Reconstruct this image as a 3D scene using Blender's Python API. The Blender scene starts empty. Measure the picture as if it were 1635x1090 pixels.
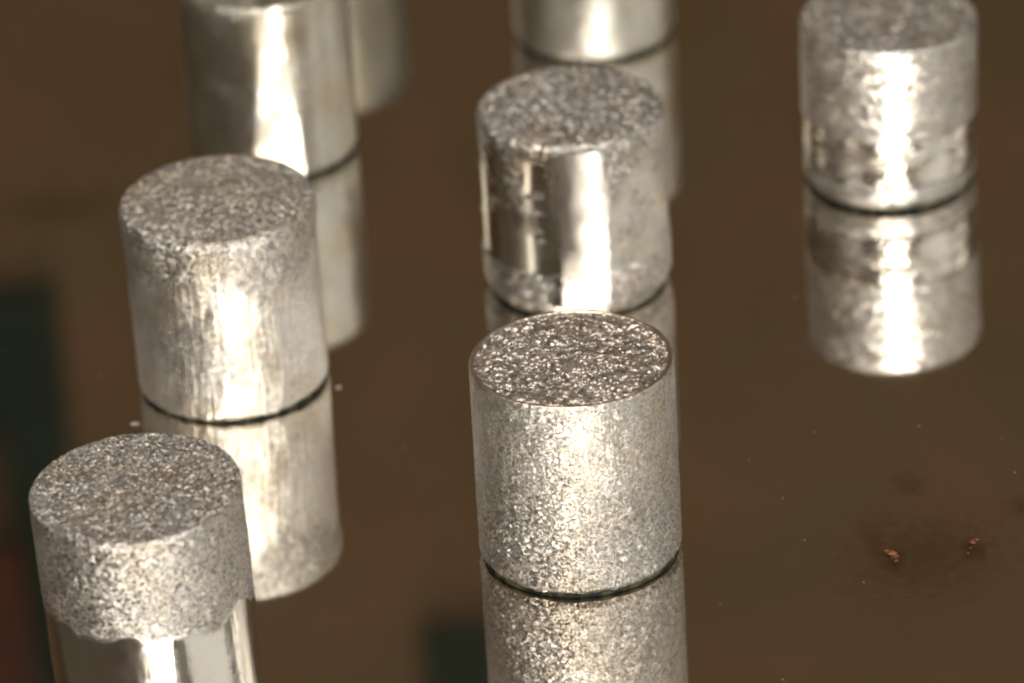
import bpy, math, random
import numpy as np
from mathutils import Matrix, Vector

random.seed(7)
rng = np.random.default_rng(11)
S = bpy.context.scene
COL = S.collection

# ------------------------------------------------------------------ camera
cam_d = bpy.data.cameras.new('camera')
cam = bpy.data.objects.new('camera', cam_d)
COL.objects.link(cam)
S.camera = cam
pitch, roll = math.radians(28.5), math.radians(3.3)
fw = Vector((0, math.cos(pitch), -math.sin(pitch)))
rt0 = Vector((1, 0, 0))
up0 = rt0.cross(fw)
rt = math.cos(roll) * rt0 - math.sin(roll) * up0
up = math.sin(roll) * rt0 + math.cos(roll) * up0
m = Matrix((rt, up, -fw)).transposed().to_4x4()
m.translation = Vector((-0.00570, -0.48136, 0.28484))
cam.matrix_world = m
cam_d.sensor_width = 36
cam_d.lens = 196.4
cam_d.clip_start = 0.01
cam_d.clip_end = 20
cam_d.dof.use_dof = True
cam_d.dof.focus_distance = 0.546
cam_d.dof.aperture_fstop = 26

# ------------------------------------------------------------------ world, lamps, exposure
W = bpy.data.worlds.new('World')
S.world = W
W.use_nodes = True
bg = W.node_tree.nodes['Background']
bg.inputs[0].default_value = (1.0, 0.80, 0.58, 1)
bg.inputs[1].default_value = 0.085


def lamp(name, loc, target, size, power, color, size_y=None):
    d = bpy.data.lights.new(name, 'AREA')
    d.shape = 'RECTANGLE' if size_y else 'DISK'
    d.size = size
    if size_y:
        d.size_y = size_y
    d.energy = power
    d.color = color
    o = bpy.data.objects.new(name, d)
    COL.objects.link(o)
    o.location = loc
    o.rotation_euler = (Vector(target) - Vector(loc)).to_track_quat('-Z', 'Y').to_euler()
    return o


lamp('flash_lamp', (0.055, -0.60, 0.40), (0, 0.04, 0.0), 0.15, 5.2, (1.0, 0.975, 0.92))
lamp('edge_lamp', (0.85, 0.25, 0.45), (0, 0, 0), 0.16, 0.55, (1.0, 0.95, 0.86), 0.6)  # unseen strip source, added for the bright line on the pellets' right edges
lamp('overhead_fill', (-0.15, 0.0, 1.3), (0, 0.05, 0), 0.6, 9.0, (1.0, 0.93, 0.84))  # overhead fill added to brighten the end faces

lamp('right_fill', (0.95, -0.45, 0.55), (0, 0.03, 0), 1.0, 2.3, (1.0, 0.99, 0.94))  # broad unseen fill added to lift the pellets' right sides

S.view_settings.view_transform = 'Standard'
S.view_settings.look = 'None'
S.view_settings.exposure = 0
S.view_settings.gamma = 1
cy = S.cycles
cy.max_bounces = 10
cy.glossy_bounces = 8
cy.caustics_reflective = False
cy.caustics_refractive = False
cy.blur_glossy = 0.0
cy.sample_clamp_indirect = 0.0
cy.use_denoising = True
cy.filter_width = 2.1


# ------------------------------------------------------------------ node helpers
class NT:
    def __init__(s, name):
        s.m = bpy.data.materials.new(name)
        s.m.use_nodes = True
        s.t = s.m.node_tree
        s.p = s.t.nodes['Principled BSDF']

    def n(s, typ, **kw):
        nd = s.t.nodes.new(typ)
        for k, v in kw.items():
            setattr(nd, k, v)
        return nd

    def set(s, sock, v):
        if hasattr(v, 'is_output') or hasattr(v, 'links'):
            s.t.links.new(v, sock)
        else:
            sock.default_value = v

    def math(s, op, a, b=0.0, c=None, clamp=False):
        nd = s.n('ShaderNodeMath', operation=op)
        nd.use_clamp = clamp
        s.set(nd.inputs[0], a)
        s.set(nd.inputs[1], b)
        if c is not None:
            s.set(nd.inputs[2], c)
        return nd.outputs[0]

    def vmath(s, op, a, b=None, scale=None):
        nd = s.n('ShaderNodeVectorMath', operation=op)
        s.set(nd.inputs[0], a)
        if b is not None:
            s.set(nd.inputs[1], b)
        if scale is not None:
            s.set(nd.inputs['Scale'], scale)
        return nd.outputs['Value'] if op in ('LENGTH', 'DOT_PRODUCT', 'DISTANCE') else nd.outputs[0]

    def noise(s, vec, scale, detail=3.0, rough=0.5):
        nd = s.n('ShaderNodeTexNoise')
        s.set(nd.inputs['Vector'], vec)
        nd.inputs['Scale'].default_value = scale
        nd.inputs['Detail'].default_value = detail
        nd.inputs['Roughness'].default_value = rough
        return nd.outputs['Fac']

    def ramp(s, v, lo, hi, a=0.0, b=1.0):
        nd = s.n('ShaderNodeMapRange')
        nd.interpolation_type = 'SMOOTHSTEP'
        s.set(nd.inputs[0], v)
        nd.inputs[1].default_value = lo
        nd.inputs[2].default_value = hi
        nd.inputs[3].default_value = a
        nd.inputs[4].default_value = b
        return nd.outputs[0]

    def mix(s, f, a, b):
        nd = s.n('ShaderNodeMix', data_type='FLOAT')
        s.set(nd.inputs[0], f)
        s.set(nd.inputs[2], a)
        s.set(nd.inputs[3], b)
        return nd.outputs[0]

    def cmix(s, f, a, b, mode='MIX'):
        nd = s.n('ShaderNodeMix', data_type='RGBA', blend_type=mode)
        s.set(nd.inputs[0], f)
        s.set(nd.inputs[6], a)
        s.set(nd.inputs[7], b)
        return nd.outputs[2]


# ------------------------------------------------------------------ metal of the pellets
def metal(name, cell=0.00018, facet=0.9, polish=0.10, grit_rough=0.50, streak=0.25,
          color=(0.79, 0.775, 0.75, 1), pit=0.35, offset=(0, 0, 0), streak_tilt=0.0, wave=0.12, tarn=(.92, .86, .77), tarn_lo=.42):
    """Steel whose vertex attribute 'grit' says where it is crystalline (1) or polished (0)
    and 'brush' where it carries fine drawing lines along the axis."""
    k = NT(name)
    tc = k.n('ShaderNodeTexCoord').outputs['Object']
    tc = k.vmath('ADD', tc, offset)
    g = k.n('ShaderNodeAttribute', attribute_name='grit').outputs['Fac']
    br = k.n('ShaderNodeAttribute', attribute_name='brush').outputs['Fac']
    # crystal facets at two sizes: random normal per cell
    wob = k.n('ShaderNodeTexNoise')
    k.set(wob.inputs['Vector'], tc)
    wob.inputs['Scale'].default_value = 0.6 / cell
    wv = k.vmath('ADD', tc, k.vmath('SCALE', k.vmath('SUBTRACT', wob.outputs['Color'], (.5, .5, .5)), scale=cell * 0.7))
    facs = []
    for sc, amp in ((cell, 1.0), (cell * 2.3, 0.55)):
        v = k.n('ShaderNodeTexVoronoi')
        k.set(v.inputs['Vector'], wv)
        v.inputs['Scale'].default_value = 1.0 / sc
        facs.append((v, amp))
    a = k.vmath('SCALE', k.vmath('SUBTRACT', facs[0][0].outputs['Color'], (.5, .5, .5)), scale=1.0)
    b = k.vmath('SCALE', k.vmath('SUBTRACT', facs[1][0].outputs['Color'], (.5, .5, .5)), scale=0.6)
    per = k.vmath('ADD', a, b)
    # patchiness of the grain
    pn = k.noise(tc, 420, 3)
    amt = k.math('MULTIPLY', g, k.ramp(pn, 0.3, 0.7, facet * 0.75, facet * 1.2))
    per = k.vmath('SCALE', per, scale=amt)
    # drawing lines: noise squeezed along z, read in angle so that it wraps the cylinder
    mp = k.n('ShaderNodeMapping')
    k.set(mp.inputs['Vector'], tc)
    mp.inputs['Scale'].default_value = (1, 1, 0.07)
    mp.inputs['Rotation'].default_value = (0, streak_tilt, 0)
    sn = k.n('ShaderNodeTexNoise')
    k.set(sn.inputs['Vector'], mp.outputs[0])
    sn.inputs['Scale'].default_value = 3800
    sn.inputs['Detail'].default_value = 4
    sper = k.vmath('MULTIPLY', k.vmath('SUBTRACT', sn.outputs['Color'], (.5, .5, .5)), (1, 1, 0.25))
    sper = k.vmath('SCALE', sper, scale=k.math('MULTIPLY', br, streak * 2.2))
    # broad waviness so that polished steel never mirrors perfectly
    wn = k.n('ShaderNodeTexNoise')
    mp2 = k.n('ShaderNodeMapping')
    k.set(mp2.inputs['Vector'], tc)
    mp2.inputs['Scale'].default_value = (1, 1, 0.35)
    k.set(wn.inputs['Vector'], mp2.outputs[0])
    wn.inputs['Scale'].default_value = 190
    wn.inputs['Detail'].default_value = 3
    wper = k.vmath('SCALE', k.vmath('SUBTRACT', wn.outputs['Color'], (.5, .5, .5)), scale=wave)
    nrm = k.n('ShaderNodeNewGeometry').outputs['Normal']
    tot = k.vmath('ADD', k.vmath('ADD', nrm, per), k.vmath('ADD', sper, wper))
    k.set(k.p.inputs['Normal'], k.vmath('NORMALIZE', tot))
    # colour: pits between grains and faint tarnish
    pits = k.ramp(k.noise(tc, 0.42 / cell, 2, 0.6), 0.50 - 0.12, 0.50, 1.0 - pit, 1.0)
    pits = k.mix(g, 1.0, pits)
    cellv = k.n('ShaderNodeSeparateColor')
    k.set(cellv.inputs[0], facs[0][0].outputs['Color'])
    tone = k.mix(g, 1.0, k.ramp(cellv.outputs[0], 0.0, 1.0, 0.55, 1.0))
    base = k.cmix(k.ramp(k.noise(tc, 160, 4, .6), tarn_lo, tarn_lo + .3), color,
                  (color[0] * tarn[0], color[1] * tarn[1], color[2] * tarn[2], 1))
    tint = k.cmix(g, (1, 1, 1, 1), k.cmix(cellv.outputs[1], (1.0, .90, .84, 1), (.90, .97, 1.0, 1)))
    base = k.cmix(1.0, base, tint, 'MULTIPLY')
    sc = k.vmath('SCALE', base, scale=k.math('MULTIPLY', pits, tone))
    k.set(k.p.inputs['Base Color'], sc)
    k.p.inputs['Metallic'].default_value = 1.0
    r = k.mix(g, k.math('ADD', polish, k.math('MULTIPLY', br, 0.14)), grit_rough)
    r = k.math('ADD', r, k.ramp(k.noise(tc, 300, 4, .6), .4, .8, -0.02, 0.10))
    k.set(k.p.inputs['Roughness'], r)
    return k.m


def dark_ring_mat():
    k = NT('dark_base')
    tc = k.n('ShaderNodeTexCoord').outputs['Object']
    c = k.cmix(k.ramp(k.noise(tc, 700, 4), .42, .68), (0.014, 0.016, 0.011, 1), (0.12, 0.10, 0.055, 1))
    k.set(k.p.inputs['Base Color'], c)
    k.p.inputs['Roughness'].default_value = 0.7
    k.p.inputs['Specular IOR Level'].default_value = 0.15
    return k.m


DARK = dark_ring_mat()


# ------------------------------------------------------------------ numpy value noise
_lat = rng.random((64, 64, 64)).astype(np.float32)


def vnoise(p, scale, octaves=3):
    out = 0
    amp, tot = 1.0, 0.0
    for o in range(octaves):
        q = p * (scale * 2 ** o) + 17.3 * (o + 1)
        i = np.floor(q).astype(int)
        f = q - i
        f = f * f * (3 - 2 * f)
        r = 0
        for dx in (0, 1):
            for dy in (0, 1):
                for dz in (0, 1):
                    w = (f[:, 0] if dx else 1 - f[:, 0]) * (f[:, 1] if dy else 1 - f[:, 1]) * (f[:, 2] if dz else 1 - f[:, 2])
                    r = r + w * _lat[(i[:, 0] + dx) % 64, (i[:, 1] + dy) % 64, (i[:, 2] + dz) % 64]
        out = out + amp * r
        tot += amp
        amp *= 0.55
    return out / tot


def sstep(x, a, b):
    t = np.clip((x - a) / (b - a), 0, 1)
    return t * t * (3 - 2 * t)


def mesh_grid(name, V, nrow, nseg, mat, grit, brush, cap=False):
    """V: nrow*nseg vertices, rings closed in angle."""
    me = bpy.data.meshes.new(name)
    r = np.arange(nrow - 1)[:, None]
    s = np.arange(nseg)[None, :]
    a = r * nseg + s
    b = r * nseg + (s + 1) % nseg
    F = np.stack([a, b, b + nseg, a + nseg], -1).reshape(-1, 4)
    nv = len(V)
    me.vertices.add(nv)
    me.vertices.foreach_set('co', V.astype(np.float32).ravel())
    nf = len(F)
    if cap:                                          # close the last ring with one polygon
        last = (nrow - 1) * nseg + np.arange(nseg)
        me.loops.add(nf * 4 + nseg)
        me.loops.foreach_set('vertex_index', np.concatenate([F.ravel(), last]).astype(np.int32))
        me.polygons.add(nf + 1)
        me.polygons.foreach_set('loop_start', np.concatenate([np.arange(nf) * 4, [nf * 4]]).astype(np.int32))
    else:
        me.loops.add(nf * 4)
        me.loops.foreach_set('vertex_index', F.ravel().astype(np.int32))
        me.polygons.add(nf)
        me.polygons.foreach_set('loop_start', (np.arange(nf) * 4).astype(np.int32))
    me.update(calc_edges=True)
    me.validate()
    me.polygons.foreach_set('use_smooth', np.ones(len(me.polygons), bool))
    for nm, arr in (('grit', grit), ('brush', brush)):
        at = me.attributes.new(nm, 'FLOAT', 'POINT')
        at.data.foreach_set('value', arr.astype(np.float32))
    me.materials.append(mat)
    return me


def link(name, me, parent=None, **props):
    o = bpy.data.objects.new(name, me)
    COL.objects.link(o)
    if parent:
        o.parent = parent
    for k_, v in props.items():
        o[k_] = v
    return o


def tri_mesh(name, verts, faces, mat, smooth=True):
    me = bpy.data.meshes.new(name)
    me.from_pydata(verts, [], faces)
    me.update()
    if smooth:
        for p in me.polygons:
            p.use_smooth = True
    if mat:
        me.materials.append(mat)
    return me


NSEG = 420


def ring_side(R, z0, z1, rows, mat, name, parent, gritf, brushf, disp, seed, rfun=None, part_label=None, flat=None, jagged=1.0):
    """Lateral wall from z1 (top) down to z0. gritf/brushf(th, z, noise)->0..1; disp = relief of the grit (m)."""
    th = np.linspace(0, 2 * np.pi, NSEG, endpoint=False)
    z = np.linspace(z1, z0, rows)
    Z, T = np.meshgrid(z, th, indexing='ij')
    Z, T = Z.ravel(), (T.ravel() + np.pi) % (2 * np.pi) - np.pi
    P = np.stack([R * np.cos(T), R * np.sin(T), Z], -1)
    big = vnoise(P + seed, 260, 3)
    g = gritf(T, Z, big)
    b = brushf(T, Z, big)
    fine = vnoise(P + seed, 3000, 2) - .5
    mid = vnoise(P + seed, 1100, 2) - .5
    rr = R + g * disp * (fine * 0.45 + mid * 0.5) + (vnoise(P + seed, 120, 2) - .5) * R * 0.005
    if rfun is not None:
        rr = rr + rfun(Z)
    rr = rr + (vnoise(P + seed + 3, 2600, 2) - .6) * 0.00028 * g * sstep(Z, z1 - 0.0004, z1)
    dr = np.random.default_rng(int(seed * 10))
    for _ in range(9):                                     # small knocks in the wall
        t0_, z0_, w_ = dr.uniform(-2.9, -.2), dr.uniform(z0 + .001, z1 - .001), dr.uniform(.00012, .00035)
        d2 = ((T - t0_) * R) ** 2 + ((Z - z0_) * dr.uniform(.5, 1.2)) ** 2
        rr = rr - g * w_ * .6 * np.exp(-d2 / w_ ** 2)
    if flat is not None:
        rr = highlight_flat(T, rr, flat[0], flat[1](Z) if callable(flat[1]) else np.full_like(Z, flat[1]))
    C2 = np.stack([np.cos(T), np.sin(T), 0 * T + seed], -1)
    jag = jagged * (vnoise(C2, 14, 3) - .5) * 0.00045 + jagged * (vnoise(C2, 4, 2) - .5) * 0.0004
    Zj = Z + jag * (1 - sstep(Z - z0, 0, 0.0008))
    V = np.stack([rr * np.cos(T), rr * np.sin(T), Zj], -1)
    me = mesh_grid(name, V, rows, NSEG, mat, g, b)
    o = link(name, me, parent)
    if part_label:
        o['label'] = part_label
    return V[:NSEG], V[-NSEG:]


def end_face(outer, zc, mat, parent, disp, seed, name='end_face', rings=70, grit=1.0, dome=0.0, label=None):
    """Disc that starts exactly on the ring 'outer'."""
    f = np.concatenate([np.linspace(1, 0.94, 6), np.linspace(0.94, 0.02, rings)[1:]])
    rows = len(f)
    V = outer[None, :, :] * np.array([1, 1, 0])[None, None, :] * f[:, None, None]
    P = V.reshape(-1, 3)
    n = (vnoise(P + seed, 3000, 2) - .5) * 0.8 + (vnoise(P + seed, 1000, 2) - .5) * 0.9
    fade = np.repeat(sstep(1 - f, 0.0, 0.03), NSEG)
    zz = np.repeat(sstep(1 - f, 0, 0.05), NSEG)
    P[:, 2] = np.tile(outer[:, 2], rows) * (1 - zz) + zc * zz + fade * disp * n + dome * np.repeat(1 - f ** 2, NSEG)
    me = mesh_grid(name, P, rows, NSEG, mat, np.full(len(P), grit), np.zeros(len(P)), cap=True)
    o = link(name, me, parent)
    if label:
        o['label'] = label


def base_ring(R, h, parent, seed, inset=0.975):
    """dark-coloured ring drawing the line the pellet stands on, uneven at its edge"""
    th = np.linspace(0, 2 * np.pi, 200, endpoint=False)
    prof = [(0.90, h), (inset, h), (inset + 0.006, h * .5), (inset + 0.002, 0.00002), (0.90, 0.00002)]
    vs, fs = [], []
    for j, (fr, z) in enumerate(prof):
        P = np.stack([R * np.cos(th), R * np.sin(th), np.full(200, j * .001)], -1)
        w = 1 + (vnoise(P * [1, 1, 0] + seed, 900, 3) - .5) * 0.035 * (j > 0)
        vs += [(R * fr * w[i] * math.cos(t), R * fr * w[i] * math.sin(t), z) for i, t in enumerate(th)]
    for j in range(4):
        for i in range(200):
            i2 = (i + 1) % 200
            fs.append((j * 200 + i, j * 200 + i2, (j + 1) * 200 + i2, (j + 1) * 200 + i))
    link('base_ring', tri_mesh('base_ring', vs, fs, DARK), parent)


def empty(name, loc, label, rot=(0, 0, 0)):
    o = bpy.data.objects.new(name, None)
    o.empty_display_size = 0.01
    COL.objects.link(o)
    o.location = loc
    o.rotation_euler = rot
    o['label'] = label
    o['category'] = 'metal pellet'
    o['group'] = 'metal pellets standing on the mirror plate'
    return o


one = lambda T, Z, n: np.ones_like(Z)
zero = lambda T, Z, n: np.zeros_like(Z)
const = lambda c: (lambda T, Z, n: np.full_like(Z, c))
RISE = 0.0005          # thickness of the dark line under each pellet


def edge_round(z0, z1, r):
    """pull the wall in near its top and bottom so that the arrises are broken"""
    return lambda Z: -r * (1 - sstep(z1 - Z, 0, 1.6 * r)) - r * 0.7 * (1 - sstep(Z - z0, 0, 1.4 * r))


def highlight_flat(T, r, a0, w):
    """a flat shaped to spread the highlight, at azimuth a0 with half width w (may vary along the axis)"""
    d = np.clip(np.abs((T - a0 + np.pi) % (2 * np.pi) - np.pi), 0, 1.2)
    return np.where(d < w, r * np.cos(w) / np.cos(np.minimum(d, w)), r)


# ------------------------------------------------------------------ mirror plate
PLATE_X0, PLATE_X1, PLATE_Y0, PLATE_Y1 = -0.25, 0.25, -0.16, 0.40


def plate_material():
    k = NT('mirror_plate')
    tc = k.n('ShaderNodeTexCoord').outputs['Object']
    k.p.inputs['Metallic'].default_value = 0.99

    def blob(x, y, rx, ry, soft=1.0):
        d = k.vmath('LENGTH', k.vmath('MULTIPLY', k.vmath('SUBTRACT', tc, (x, y, 0)), (1 / rx, 1 / ry, 0)))
        d = k.math('ADD', d, k.math('MULTIPLY', k.math('SUBTRACT', k.noise(tc, 700, 6, .75), 0.5), 2.6))
        return k.ramp(d, -0.1, 1.3, soft * 1.3, 0.0)
    st = None
    for (x, y, rx, ry, s) in STAINS:
        b = blob(x, y, rx, ry, s)
        st = b if st is None else k.math('MAXIMUM', st, b)
    film = k.ramp(k.noise(tc, 22, 4, .55), 0.35, 0.75)
    c = k.cmix(film, (0.82, 0.78, 0.71, 1), (0.76, 0.70, 0.62, 1))
    c = k.cmix(st, c, (0.34, 0.27, 0.18, 1))
    k.set(k.p.inputs['Base Color'], c)
    r = k.ramp(k.noise(tc, 60, 5, .6), 0.3, 0.8, 0.026, 0.060)
    r = k.math('ADD', r, k.math('MULTIPLY', st, 0.18))
    sep = k.n('ShaderNodeSeparateXYZ')
    k.set(sep.inputs[0], tc)
    for (sx, sy, ln, ang) in SCRATCHES:                    # fine hairline scratches
        ca, sa = math.cos(ang), math.sin(ang)
        dx, dy = k.math('SUBTRACT', sep.outputs[0], sx), k.math('SUBTRACT', sep.outputs[1], sy)
        u = k.math('ADD', k.math('MULTIPLY', dx, ca), k.math('MULTIPLY', dy, sa))
        v = k.math('SUBTRACT', k.math('MULTIPLY', dy, ca), k.math('MULTIPLY', dx, sa))
        v = k.math('ADD', v, k.math('MULTIPLY', k.math('SUBTRACT', k.noise(tc, 150, 2), .5), 0.0006))
        mk = k.math('MULTIPLY', k.ramp(k.math('ABSOLUTE', v), 0.00002, 0.00007, 1, 0),
                    k.ramp(k.math('ABSOLUTE', u), ln * .4, ln * .5, 1, 0))
        r = k.math('ADD', r, k.math('MULTIPLY', mk, 0.20))
    k.set(k.p.inputs['Roughness'], r)
    # slow waviness of the polished sheet
    bp = k.n('ShaderNodeBump')
    bp.inputs['Strength'].default_value = 0.12
    bp.inputs['Distance'].default_value = 0.00003
    k.set(bp.inputs['Height'], k.noise(tc, 160, 3, .5))
    k.set(k.p.inputs['Normal'], bp.outputs[0])
    return k.m


SCRATCHES = [(0.0235, -0.0135, 0.022, 0.03), (0.0215, 0.0105, 0.004, 0.9), (-0.016, 0.018, 0.012, 2.2), (0.030, 0.040, 0.018, 0.25),
             (0.021, -0.0245, 0.015, -0.3), (-0.012, 0.060, 0.016, 1.2)]
STAINS = [(0.0309, -0.0062, 0.0022, 0.0034, 0.75), (0.0386, -0.0055, 0.0020, 0.0036, 0.65), (0.0335, -0.006, 0.009, 0.010, 0.36), (0.02924, -0.0026, 0.0022, 0.006, 0.40), (0.036, -0.0005, 0.0035, 0.004, 0.22), (0.0335, 0.008, 0.002, 0.003, 0.35),
          (0.0445, 0.0022, 0.0022, 0.003, 0.35), (-0.0560, 0.081, 0.010, 0.006, 0.30), (-0.0430, 0.052, 0.003, 0.003, 0.3)]
bm_v, bm_f = [], []
x0, x1, y0, y1, t = PLATE_X0, PLATE_X1, PLATE_Y0, PLATE_Y1, 0.003
c = 0.0006
bm_v = [(x0 + c, y0 + c, 0), (x1 - c, y0 + c, 0), (x1 - c, y1 - c, 0), (x0 + c, y1 - c, 0),
        (x0, y0, -c), (x1, y0, -c), (x1, y1, -c), (x0, y1, -c),
        (x0, y0, -t), (x1, y0, -t), (x1, y1, -t), (x0, y1, -t)]
bm_f = [(0, 1, 2, 3)] + [(i, i + 4, (i + 1) % 4 + 4, (i + 1) % 4) for i in range(4)] + \
       [(i + 4, i + 8, (i + 1) % 4 + 8, (i + 1) % 4 + 4) for i in range(4)] + [(11, 10, 9, 8)]
plate = link('mirror_plate', tri_mesh('mirror_plate', bm_v, bm_f, plate_material(), smooth=False), kind='structure')


# ------------------------------------------------------------------ wall behind, seen in the mirror
def wall_mat():
    k = NT('brown_board')
    tc = k.n('ShaderNodeTexCoord').outputs['Object']
    n1 = k.ramp(k.noise(tc, 26, 5, .65), .38, .62)
    c = k.cmix(n1, (0.106, 0.058, 0.026, 1), (0.086, 0.058, 0.025, 1))
    k.set(k.p.inputs['Base Color'], c)
    k.p.inputs['Roughness'].default_value = 0.9
    k.p.inputs['Specular IOR Level'].default_value = 0.1
    return k.m


def flat_mat(name, rgb, rough=0.8):
    k = NT(name)
    tc = k.n('ShaderNodeTexCoord').outputs['Object']
    c = k.cmix(k.ramp(k.noise(tc, 30, 3), .3, .7), (*rgb, 1), (rgb[0] * .7, rgb[1] * .75, rgb[2] * .8, 1))
    k.set(k.p.inputs['Base Color'], c)
    k.p.inputs['Roughness'].default_value = rough
    k.p.inputs['Specular IOR Level'].default_value = 0.1
    return k.m


def box_mesh(name, x0, x1, y0, y1, z0, z1, mat):
    v = [(x, y, z) for z in (z0, z1) for y in (y0, y1) for x in (x0, x1)]
    f = [(0, 2, 3, 1), (4, 5, 7, 6), (0, 1, 5, 4), (2, 6, 7, 3), (0, 4, 6, 2), (1, 3, 7, 5)]
    return tri_mesh(name, v, f, mat, smooth=False)


WALL_Y = 0.42
wall = link('back_wall', box_mesh('back_wall', -0.9, 0.9, WALL_Y, WALL_Y + .02, -0.02, 1.1, wall_mat()), kind='structure')
GREEN = flat_mat('dark_green', (0.003, 0.012, 0.002))
RED = flat_mat('red_paint', (0.05, 0.009, 0.001))
ORANGE = flat_mat('orange_paint', (0.045, 0.022, 0.002))
for nm, a, b_, c_, d_, mt, dy in (
        ('green_panel', -0.22, -0.088, 0.187, 0.60, GREEN, 0.003), ('green_panel', -0.0262, -0.0105, 0.264, 0.36, GREEN, 0.003),
        ('orange_panel', -0.17, -0.1003, 0.216, 0.236, ORANGE, 0.006), ('red_panel', -0.17, -0.0988, 0.239, 0.33, RED, 0.006)):
    link(nm, box_mesh(nm, a, b_, WALL_Y - dy, WALL_Y - 0.0005, c_, d_, mt), wall)


# ------------------------------------------------------------------ pellets
def pellet_gritty_collar():          # front left, coarse collar over a polished shank
    R, h = 0.0101, 0.0224
    p = empty('metal_pellet', (-0.04150, -0.0220, 0),
              'nearest pellet, with a coarse sparkling grey collar above a mirror polished shank', (0.012, -0.035, 0.4))
    M = metal('coarse_steel', cell=0.00015, facet=0.68, polish=0.10, grit_rough=0.50, pit=0.6, offset=(1, 2, 3))
    top, bot = ring_side(R, h - 0.0102, h, 190, M, 'collar', p, one, zero, 0.00015, 1.1,
                         edge_round(h - 0.0102, h, 0.00006), jagged=0.3)
    end_face(top, h, M, p, 0.00022, 1.1)
    lo = lambda Z: 0 * Z
    Rs = R * 0.997
    # narrow ledge below the collar
    th = np.linspace(0, 2 * np.pi, NSEG, endpoint=False)
    inner = np.stack([Rs * .98 * np.cos(th), Rs * .98 * np.sin(th), np.full(NSEG, h - 0.0103)], -1)
    V = np.concatenate([bot, inner])
    link('ledge', mesh_grid('ledge', V, 2, NSEG, M, np.ones(len(V)), np.zeros(len(V))), p)
    ring_side(Rs, RISE, h - 0.0100, 120, M, 'shank', p,
              lambda T, Z, n: sstep(Z + (n - .5) * 0.005, h - 0.0119, h - 0.0104) * 0.95 + .04, const(.4), 0.0001, 1.4,
              lambda Z: -0.0003 * (1 - sstep(Z - RISE, 0, .0004)), part_label='mirror polished lower shank')
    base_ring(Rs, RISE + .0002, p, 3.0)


def pellet_streaked():               # left, second row
    R, h = 0.0101, 0.0215
    p = empty('metal_pellet', (-0.03536, 0.03874, 0),
              'dull silver pellet left of centre with fine vertical streaks and a grainy rounded top rim', (0.0, -0.02, 1.0))
    M = metal('streaked_steel', cell=0.00017, facet=0.8, polish=0.40, grit_rough=0.50, color=(.86, .84, .80, 1), streak=0.6, pit=0.35,
              offset=(4, 1, 2))
    g = lambda T, Z, n: np.clip(sstep(Z + (n - .5) * 0.012, h - 0.0072, h - 0.0025) + 0.40 + 0.2 * sstep(n, .5, .7), 0, 1)
    top, _ = ring_side(R, RISE, h, 330, M, 'side', p, g, const(1.0), 0.00016, 2.1,
                       lambda Z: -0.0003 * (1 - sstep(h - Z, 0, 0.0010)) ** 2 + 0.00025 * sstep(Z, h - 0.0040, h - 0.0015)
                       - 0.0003 * (1 - sstep(Z - RISE, 0, .0004)))
    end_face(top, h + .0001, M, p, 0.00016, 2.1, dome=0.0002)
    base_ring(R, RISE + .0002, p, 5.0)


def pellet_rimmed():                 # centre, front
    R, h = 0.0101, 0.0216
    p = empty('metal_pellet', (0, -0.0007, 0),
              'centre front pellet whose dark grainy end face sits inside a thin smooth brown rim', (0.0, 0.0, 2.0))
    M = metal('frosted_steel', cell=0.00015, facet=0.78, polish=0.34, grit_rough=0.50, streak=0.30, pit=0.45,
              offset=(7, 3, 1))
    MF = metal('fractured_steel', cell=0.00024, facet=0.62, polish=0.20, grit_rough=0.46, pit=0.45,
               color=(0.94, 0.89, 0.84, 1), offset=(2, 8, 1))
    g = lambda T, Z, n: np.clip(0.62 + 0.38 * sstep(-Z + (n - .5) * 0.010, -0.0125, -0.0062), 0, 1)
    top, _ = ring_side(R, RISE, h, 330, M, 'side', p, g, lambda T, Z, n: 0.9 * sstep(Z, 0.008, 0.014), 0.00024, 3.1,
                       lambda Z: -0.00008 * (1 - sstep(h - Z, 0, 0.0003)) - 0.0004 * (1 - sstep(Z - RISE, 0, .0006)))
    # smooth rim, sloping slightly inward, then the coarse face a step below it
    th = np.linspace(0, 2 * np.pi, NSEG, endpoint=False)
    rows, rz = [], [(1.0, 0), (.992, .00005), (.98, .00006), (.966, .00002), (.955, -.00008)]
    for f, dz in rz:
        w = 1 if f == 1.0 else 1 + (vnoise(np.stack([np.cos(th) * f, np.sin(th) * f, th * 0], -1), 6, 3) - .5)[:, None] * (0.05 if f < .97 else 0.004)
        rows.append(top * np.array([f, f, 1]) * (np.concatenate([np.broadcast_to(w, (NSEG, 1))] * 2 + [np.ones((NSEG, 1))], 1)) + np.array([0, 0, dz]))
    V = np.concatenate(rows)
    RM = metal('rim_steel', facet=0.3, polish=0.34, color=(0.70, 0.62, 0.52, 1), streak=0.1)
    rim = link('rim', mesh_grid('rim', V, len(rz), NSEG, RM, np.full(len(V), .12), np.zeros(len(V))), p)
    rim['label'] = 'thin smooth brown rim round the end face'
    end_face(rows[-1], h - .00010, MF, p, 0.00042, 3.7, rings=66)
    base_ring(R, RISE, p, 7.0, .965)


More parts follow.
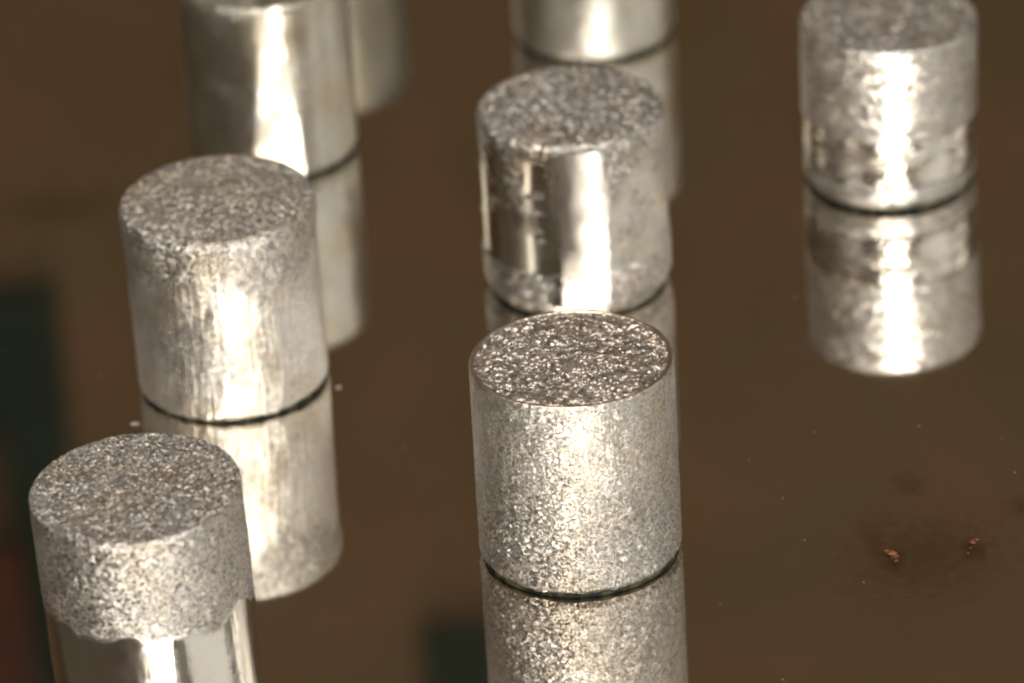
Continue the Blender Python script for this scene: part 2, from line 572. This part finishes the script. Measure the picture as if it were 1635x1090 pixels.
def pellet_polished():               # centre, second row
    R, h = 0.0101, 0.0210
    p = empty('metal_pellet', (0.00195, 0.05670, 0),
              'shiny centre pellet with a dark mirror-like side patch between grainy collar and foot', (0.0, 0.0, 0.0))
    M = metal('polished_steel', cell=0.00027, facet=0.85, polish=0.13, wave=0.05, grit_rough=0.50, pit=0.4, streak=0.2,
              offset=(3, 3, 9))

    def g(T, Z, n):
        left = sstep(np.cos(T + 2.4), -0.2, 0.5)      # side towards the lower left of the picture
        topg = sstep(Z + (n - .5) * 0.010, h - 0.0052, h - 0.0022)
        bot = sstep(-Z + (n - .5) * 0.0012, -0.0058, -0.0054)
        spots = sstep(vnoise(np.stack([np.cos(T), np.sin(T), Z * 100], -1), 9, 3), .56, .66) * sstep(Z, 0.007, .013) * .8
        right = sstep(T, math.radians(-80), math.radians(-60)) * (T < 1.5) * (0.34 + 0.3 * sstep(n, .45, .65))
        strip = sstep(T, math.radians(-112), math.radians(-102)) * (1 - sstep(T, math.radians(-78), math.radians(-62)))
        return np.clip((topg + bot * 0.75 + spots) * (1 - .93 * strip * (Z < h - .0009)) + right, 0, 1)
    gloss = lambda T, Z, n: .12 + 1.1 * sstep(T, math.radians(-106), math.radians(-98))
    top, _ = ring_side(R, RISE, h, 300, M, 'side', p, g, gloss, 0.00022, 4.1,
                       lambda Z: -0.0003 * (1 - sstep(h - Z, 0, 0.0006)) + 0.00012 * sstep(-Z, -0.0058, -0.0054)
                       - 0.0006 * (1 - sstep(Z - RISE, 0, .0016)),
                       flat=(math.radians(-86), .25))
    end_face(top, h, M, p, 0.00034, 4.1)
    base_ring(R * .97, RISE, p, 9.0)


def pellet_stepped():                # right
    R, h = 0.0098, 0.0199
    p = empty('metal_pellet', (0.03765, 0.07690, 0),
              'right hand pellet, frosted above a dark step line and smooth below it', (0.0, 0.01, 0.0))
    M = metal('stepped_steel', cell=0.00026, facet=0.5, polish=0.13, grit_rough=0.50, pit=0.3, streak=0.25,
              offset=(5, 9, 2))
    zs = 0.0088
    top, bot = ring_side(R, zs, h, 170, M, 'collar', p, lambda T, Z, n: np.clip(.80 + .2 * sstep(n, .45, .65) - .35 * (1 - sstep(np.abs(T + 1.57), .15, .35)), 0, 1), const(.3), 0.00022, 5.1,
                         edge_round(zs, h, 0.0002))
    end_face(top, h, M, p, 0.00030, 5.1)
    th = np.linspace(0, 2 * np.pi, NSEG, endpoint=False)
    Rs = R * .976
    inner = np.stack([Rs * .98 * np.cos(th), Rs * .98 * np.sin(th), np.full(NSEG, zs - .0001)], -1)
    V = np.concatenate([bot, inner])
    link('ledge', mesh_grid('ledge', V, 2, NSEG, M, np.ones(len(V)), np.zeros(len(V))), p)

    def g(T, Z, n):
        return np.clip(0.19 + sstep(vnoise(np.stack([np.cos(T), np.sin(T), Z * 160], -1), 3.5, 3), .46, .66) * .5
                       + .5 * (1 - sstep(Z, .0022, .0032)), 0, 1)
    ring_side(Rs, RISE, zs, 130, M, 'shank', p, g, const(.3), 0.00016, 5.6,
              lambda Z: -0.00015 * np.exp(-((Z - 0.0030) / .0003) ** 2) - 0.0001 * np.exp(-((Z - 0.0066) / .0004) ** 2) - 0.0005 * (1 - sstep(Z - RISE, 0, .0012)),
              part_label='smoother lower shank with smeared bands')
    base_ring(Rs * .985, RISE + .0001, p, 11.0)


def pellet_smooth(loc, label, R, h, seed, color, flat=None, rot=(0, 0, 0), polish=.24, wave=.16):
    p = empty('metal_pellet', loc, label, rot)
    M = metal('smooth_steel', cell=0.0003, facet=0.5, polish=polish, grit_rough=0.50, pit=0.3, streak=0.16,
              offset=(seed, 1, 5), color=color, wave=wave, tarn=(.88, .82, .70), tarn_lo=.36)

    def g(T, Z, n):
        return np.clip(sstep(Z + (n - .5) * .004, h - .0012, h - .0002) + .22 + .3 * sstep(n, .45, .7), 0, 1)
    top, _ = ring_side(R, RISE, h, 160, M, 'side', p, g, const(.4), 0.00016, seed,
                       lambda Z: -0.0003 * (1 - sstep(h - Z, 0, 0.0006)) - 0.0004 * (1 - sstep(Z - RISE, 0, .0008)), flat=flat)
    end_face(top, h, M, p, 0.00022, seed, rings=40)
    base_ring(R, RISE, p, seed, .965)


pellet_gritty_collar()
pellet_streaked()
pellet_rimmed()
pellet_polished()
pellet_stepped()
pellet_smooth((-0.03165, 0.0928, 0), 'smooth pellet at the back left with a brilliant tapering white highlight',
              0.00965, 0.0221, 21.0, (0.72, 0.71, 0.67, 1),
              flat=(math.radians(-84), lambda Z: 0.31 - 0.21 * Z / 0.0221))
pellet_smooth((0.0062, 0.1193, 0), 'top centre pellet of which only the satin lower end and its black base line show',
              0.0096, 0.0205, 23.0, (0.74, 0.73, 0.69, 1), polish=.30)
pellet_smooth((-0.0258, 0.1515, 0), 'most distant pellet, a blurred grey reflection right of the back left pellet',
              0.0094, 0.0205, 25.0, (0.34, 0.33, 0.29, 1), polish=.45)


# ------------------------------------------------------------------ crumbs and dust on the plate
def lump(name, r, mat, seed, flat=0.5, stretch=1.0):
    rr = random.Random(seed)
    n, k = 9, 6
    vs, fs = [(0, 0, r * flat * 1.7)], []
    for j in range(1, k):
        a = math.pi * j / k
        for i in range(n):
            t = 2 * math.pi * i / n
            q = r * rr.uniform(.65, 1.2)
            vs.append((q * math.sin(a) * math.cos(t) * stretch, q * math.sin(a) * math.sin(t), max(0.00001, r * flat * (.7 + math.cos(a)) * rr.uniform(.8, 1.1))))
    vs.append((0, 0, 0.00001))
    for i in range(n):
        fs.append((0, 1 + i, 1 + (i + 1) % n))
        for j in range(k - 2):
            a, b = 1 + j * n + i, 1 + j * n + (i + 1) % n
            fs.append((a, a + n, b + n, b))
        fs.append((1 + (k - 2) * n + i, len(vs) - 1, 1 + (k - 2) * n + (i + 1) % n))
    return tri_mesh(name, vs, fs, mat, smooth=False)


def rust_mat():
    k = NT('rust')
    tc = k.n('ShaderNodeTexCoord').outputs['Object']
    c = k.cmix(k.ramp(k.noise(tc, 1800, 3), .4, .65), (0.09, 0.018, 0.005, 1), (0.24, 0.085, 0.03, 1))
    k.set(k.p.inputs['Base Color'], c)
    k.p.inputs['Roughness'].default_value = 0.45
    return k.m


def grit_mat():
    k = NT('pale_grit')
    tc = k.n('ShaderNodeTexCoord').outputs['Object']
    c = k.cmix(k.ramp(k.noise(tc, 2500, 2), .4, .6), (0.45, 0.40, 0.33, 1), (0.28, 0.24, 0.19, 1))
    k.set(k.p.inputs['Base Color'], c)
    k.p.inputs['Roughness'].default_value = 0.4
    return k.m


RUST, GRIT = rust_mat(), grit_mat()


def crumb(name, label, cat, pieces, mat, base):
    """one crumb made of a few fused lumps, base = its point on the plate"""
    vs, fs = [], []
    for (dx, dy, r, st, sd) in pieces:
        me = lump('lump', r, mat, sd, 0.45, st)
        o = len(vs)
        vs += [(v.co.x + dx, v.co.y + dy, v.co.z) for v in me.vertices]
        fs += [tuple(i + o for i in p.vertices) for p in me.polygons]
        bpy.data.meshes.remove(me)
    ob = link(name, tri_mesh(name, vs, fs, mat, smooth=False), label=label, category=cat)
    ob.location = (base[0], base[1], 0.00001)
    return ob


crumb('rust_flake', 'orange rust flake with a pale tip, left one of the two on the plate', 'rust flake',
      [(0, 0, .00042, 1.2, 1), (.0004, -.0007, .00034, .8, 2), (-.0005, .0006, .00022, 1.4, 3), (.0003, -.0015, .0002, 1, 4)], RUST, (0.0307, -0.0054))
crumb('rust_flake', 'slender red rust flake nearest the right edge of the plate', 'rust flake',
      [(0, 0, .00036, 1.1, 5), (-.0003, -.0011, .00026, .8, 6), (-.0006, -.0020, .00020, .8, 7), (.0005, .0005, .0002, 1.2, 8)], RUST, (0.0388, -0.0042))
crumb('metal_crumb', 'pale metal crumb lying at the right foot of the streaked pellet', 'crumb',
      [(0, 0, .00026, 1.2, 9), (.0002, .0002, .00015, 1, 10)], GRIT, (-0.0243, 0.0352))
crumb('metal_crumb', 'pale metal crumb on the plate behind the nearest pellet', 'crumb',
      [(0, 0, .00030, 1.5, 11), (-.0003, .0001, .00018, 1, 12)], GRIT, (-0.0456, 0.0298))
speck0 = None
specks = [(0.0249, 0.0199, 1), (0.0207, 0.0068, .9), (0.0439, 0.0163, .7), (0.0251, 0.0495, 1.1), (0.0357, 0.0199, .9),
          (0.0445, 0.0092, 1.1), (0.0183, -0.0276, 1.1), (0.0223, -0.0017, .8), (0.0178, 0.0148, .7), (0.0132, -0.0131, .6),
          (-0.0497, 0.0409, .8), (-0.0175, 0.0215, .8), (0.0297, 0.0320, .7), (0.0275, -0.0105, .7)]
for i, (x, y, sc) in enumerate(specks):
    o = link('dust_speck', lump('dust_speck', 0.00008, GRIT, 40, 0.5)) if speck0 is None else speck0.copy()
    if speck0 is None:
        speck0 = o
    else:
        COL.objects.link(o)
    o.location = (x, y, 0.00001)
    o.scale = (sc * (1 + .3 * math.sin(i * 5)), sc, sc)
    o.rotation_euler = (0, 0, i * 1.7)
    o['label'] = 'tiny pale dust speck lying on the bare brown mirror plate'
    o['category'] = 'dust speck'
    o['group'] = 'dust specks scattered over the mirror plate'
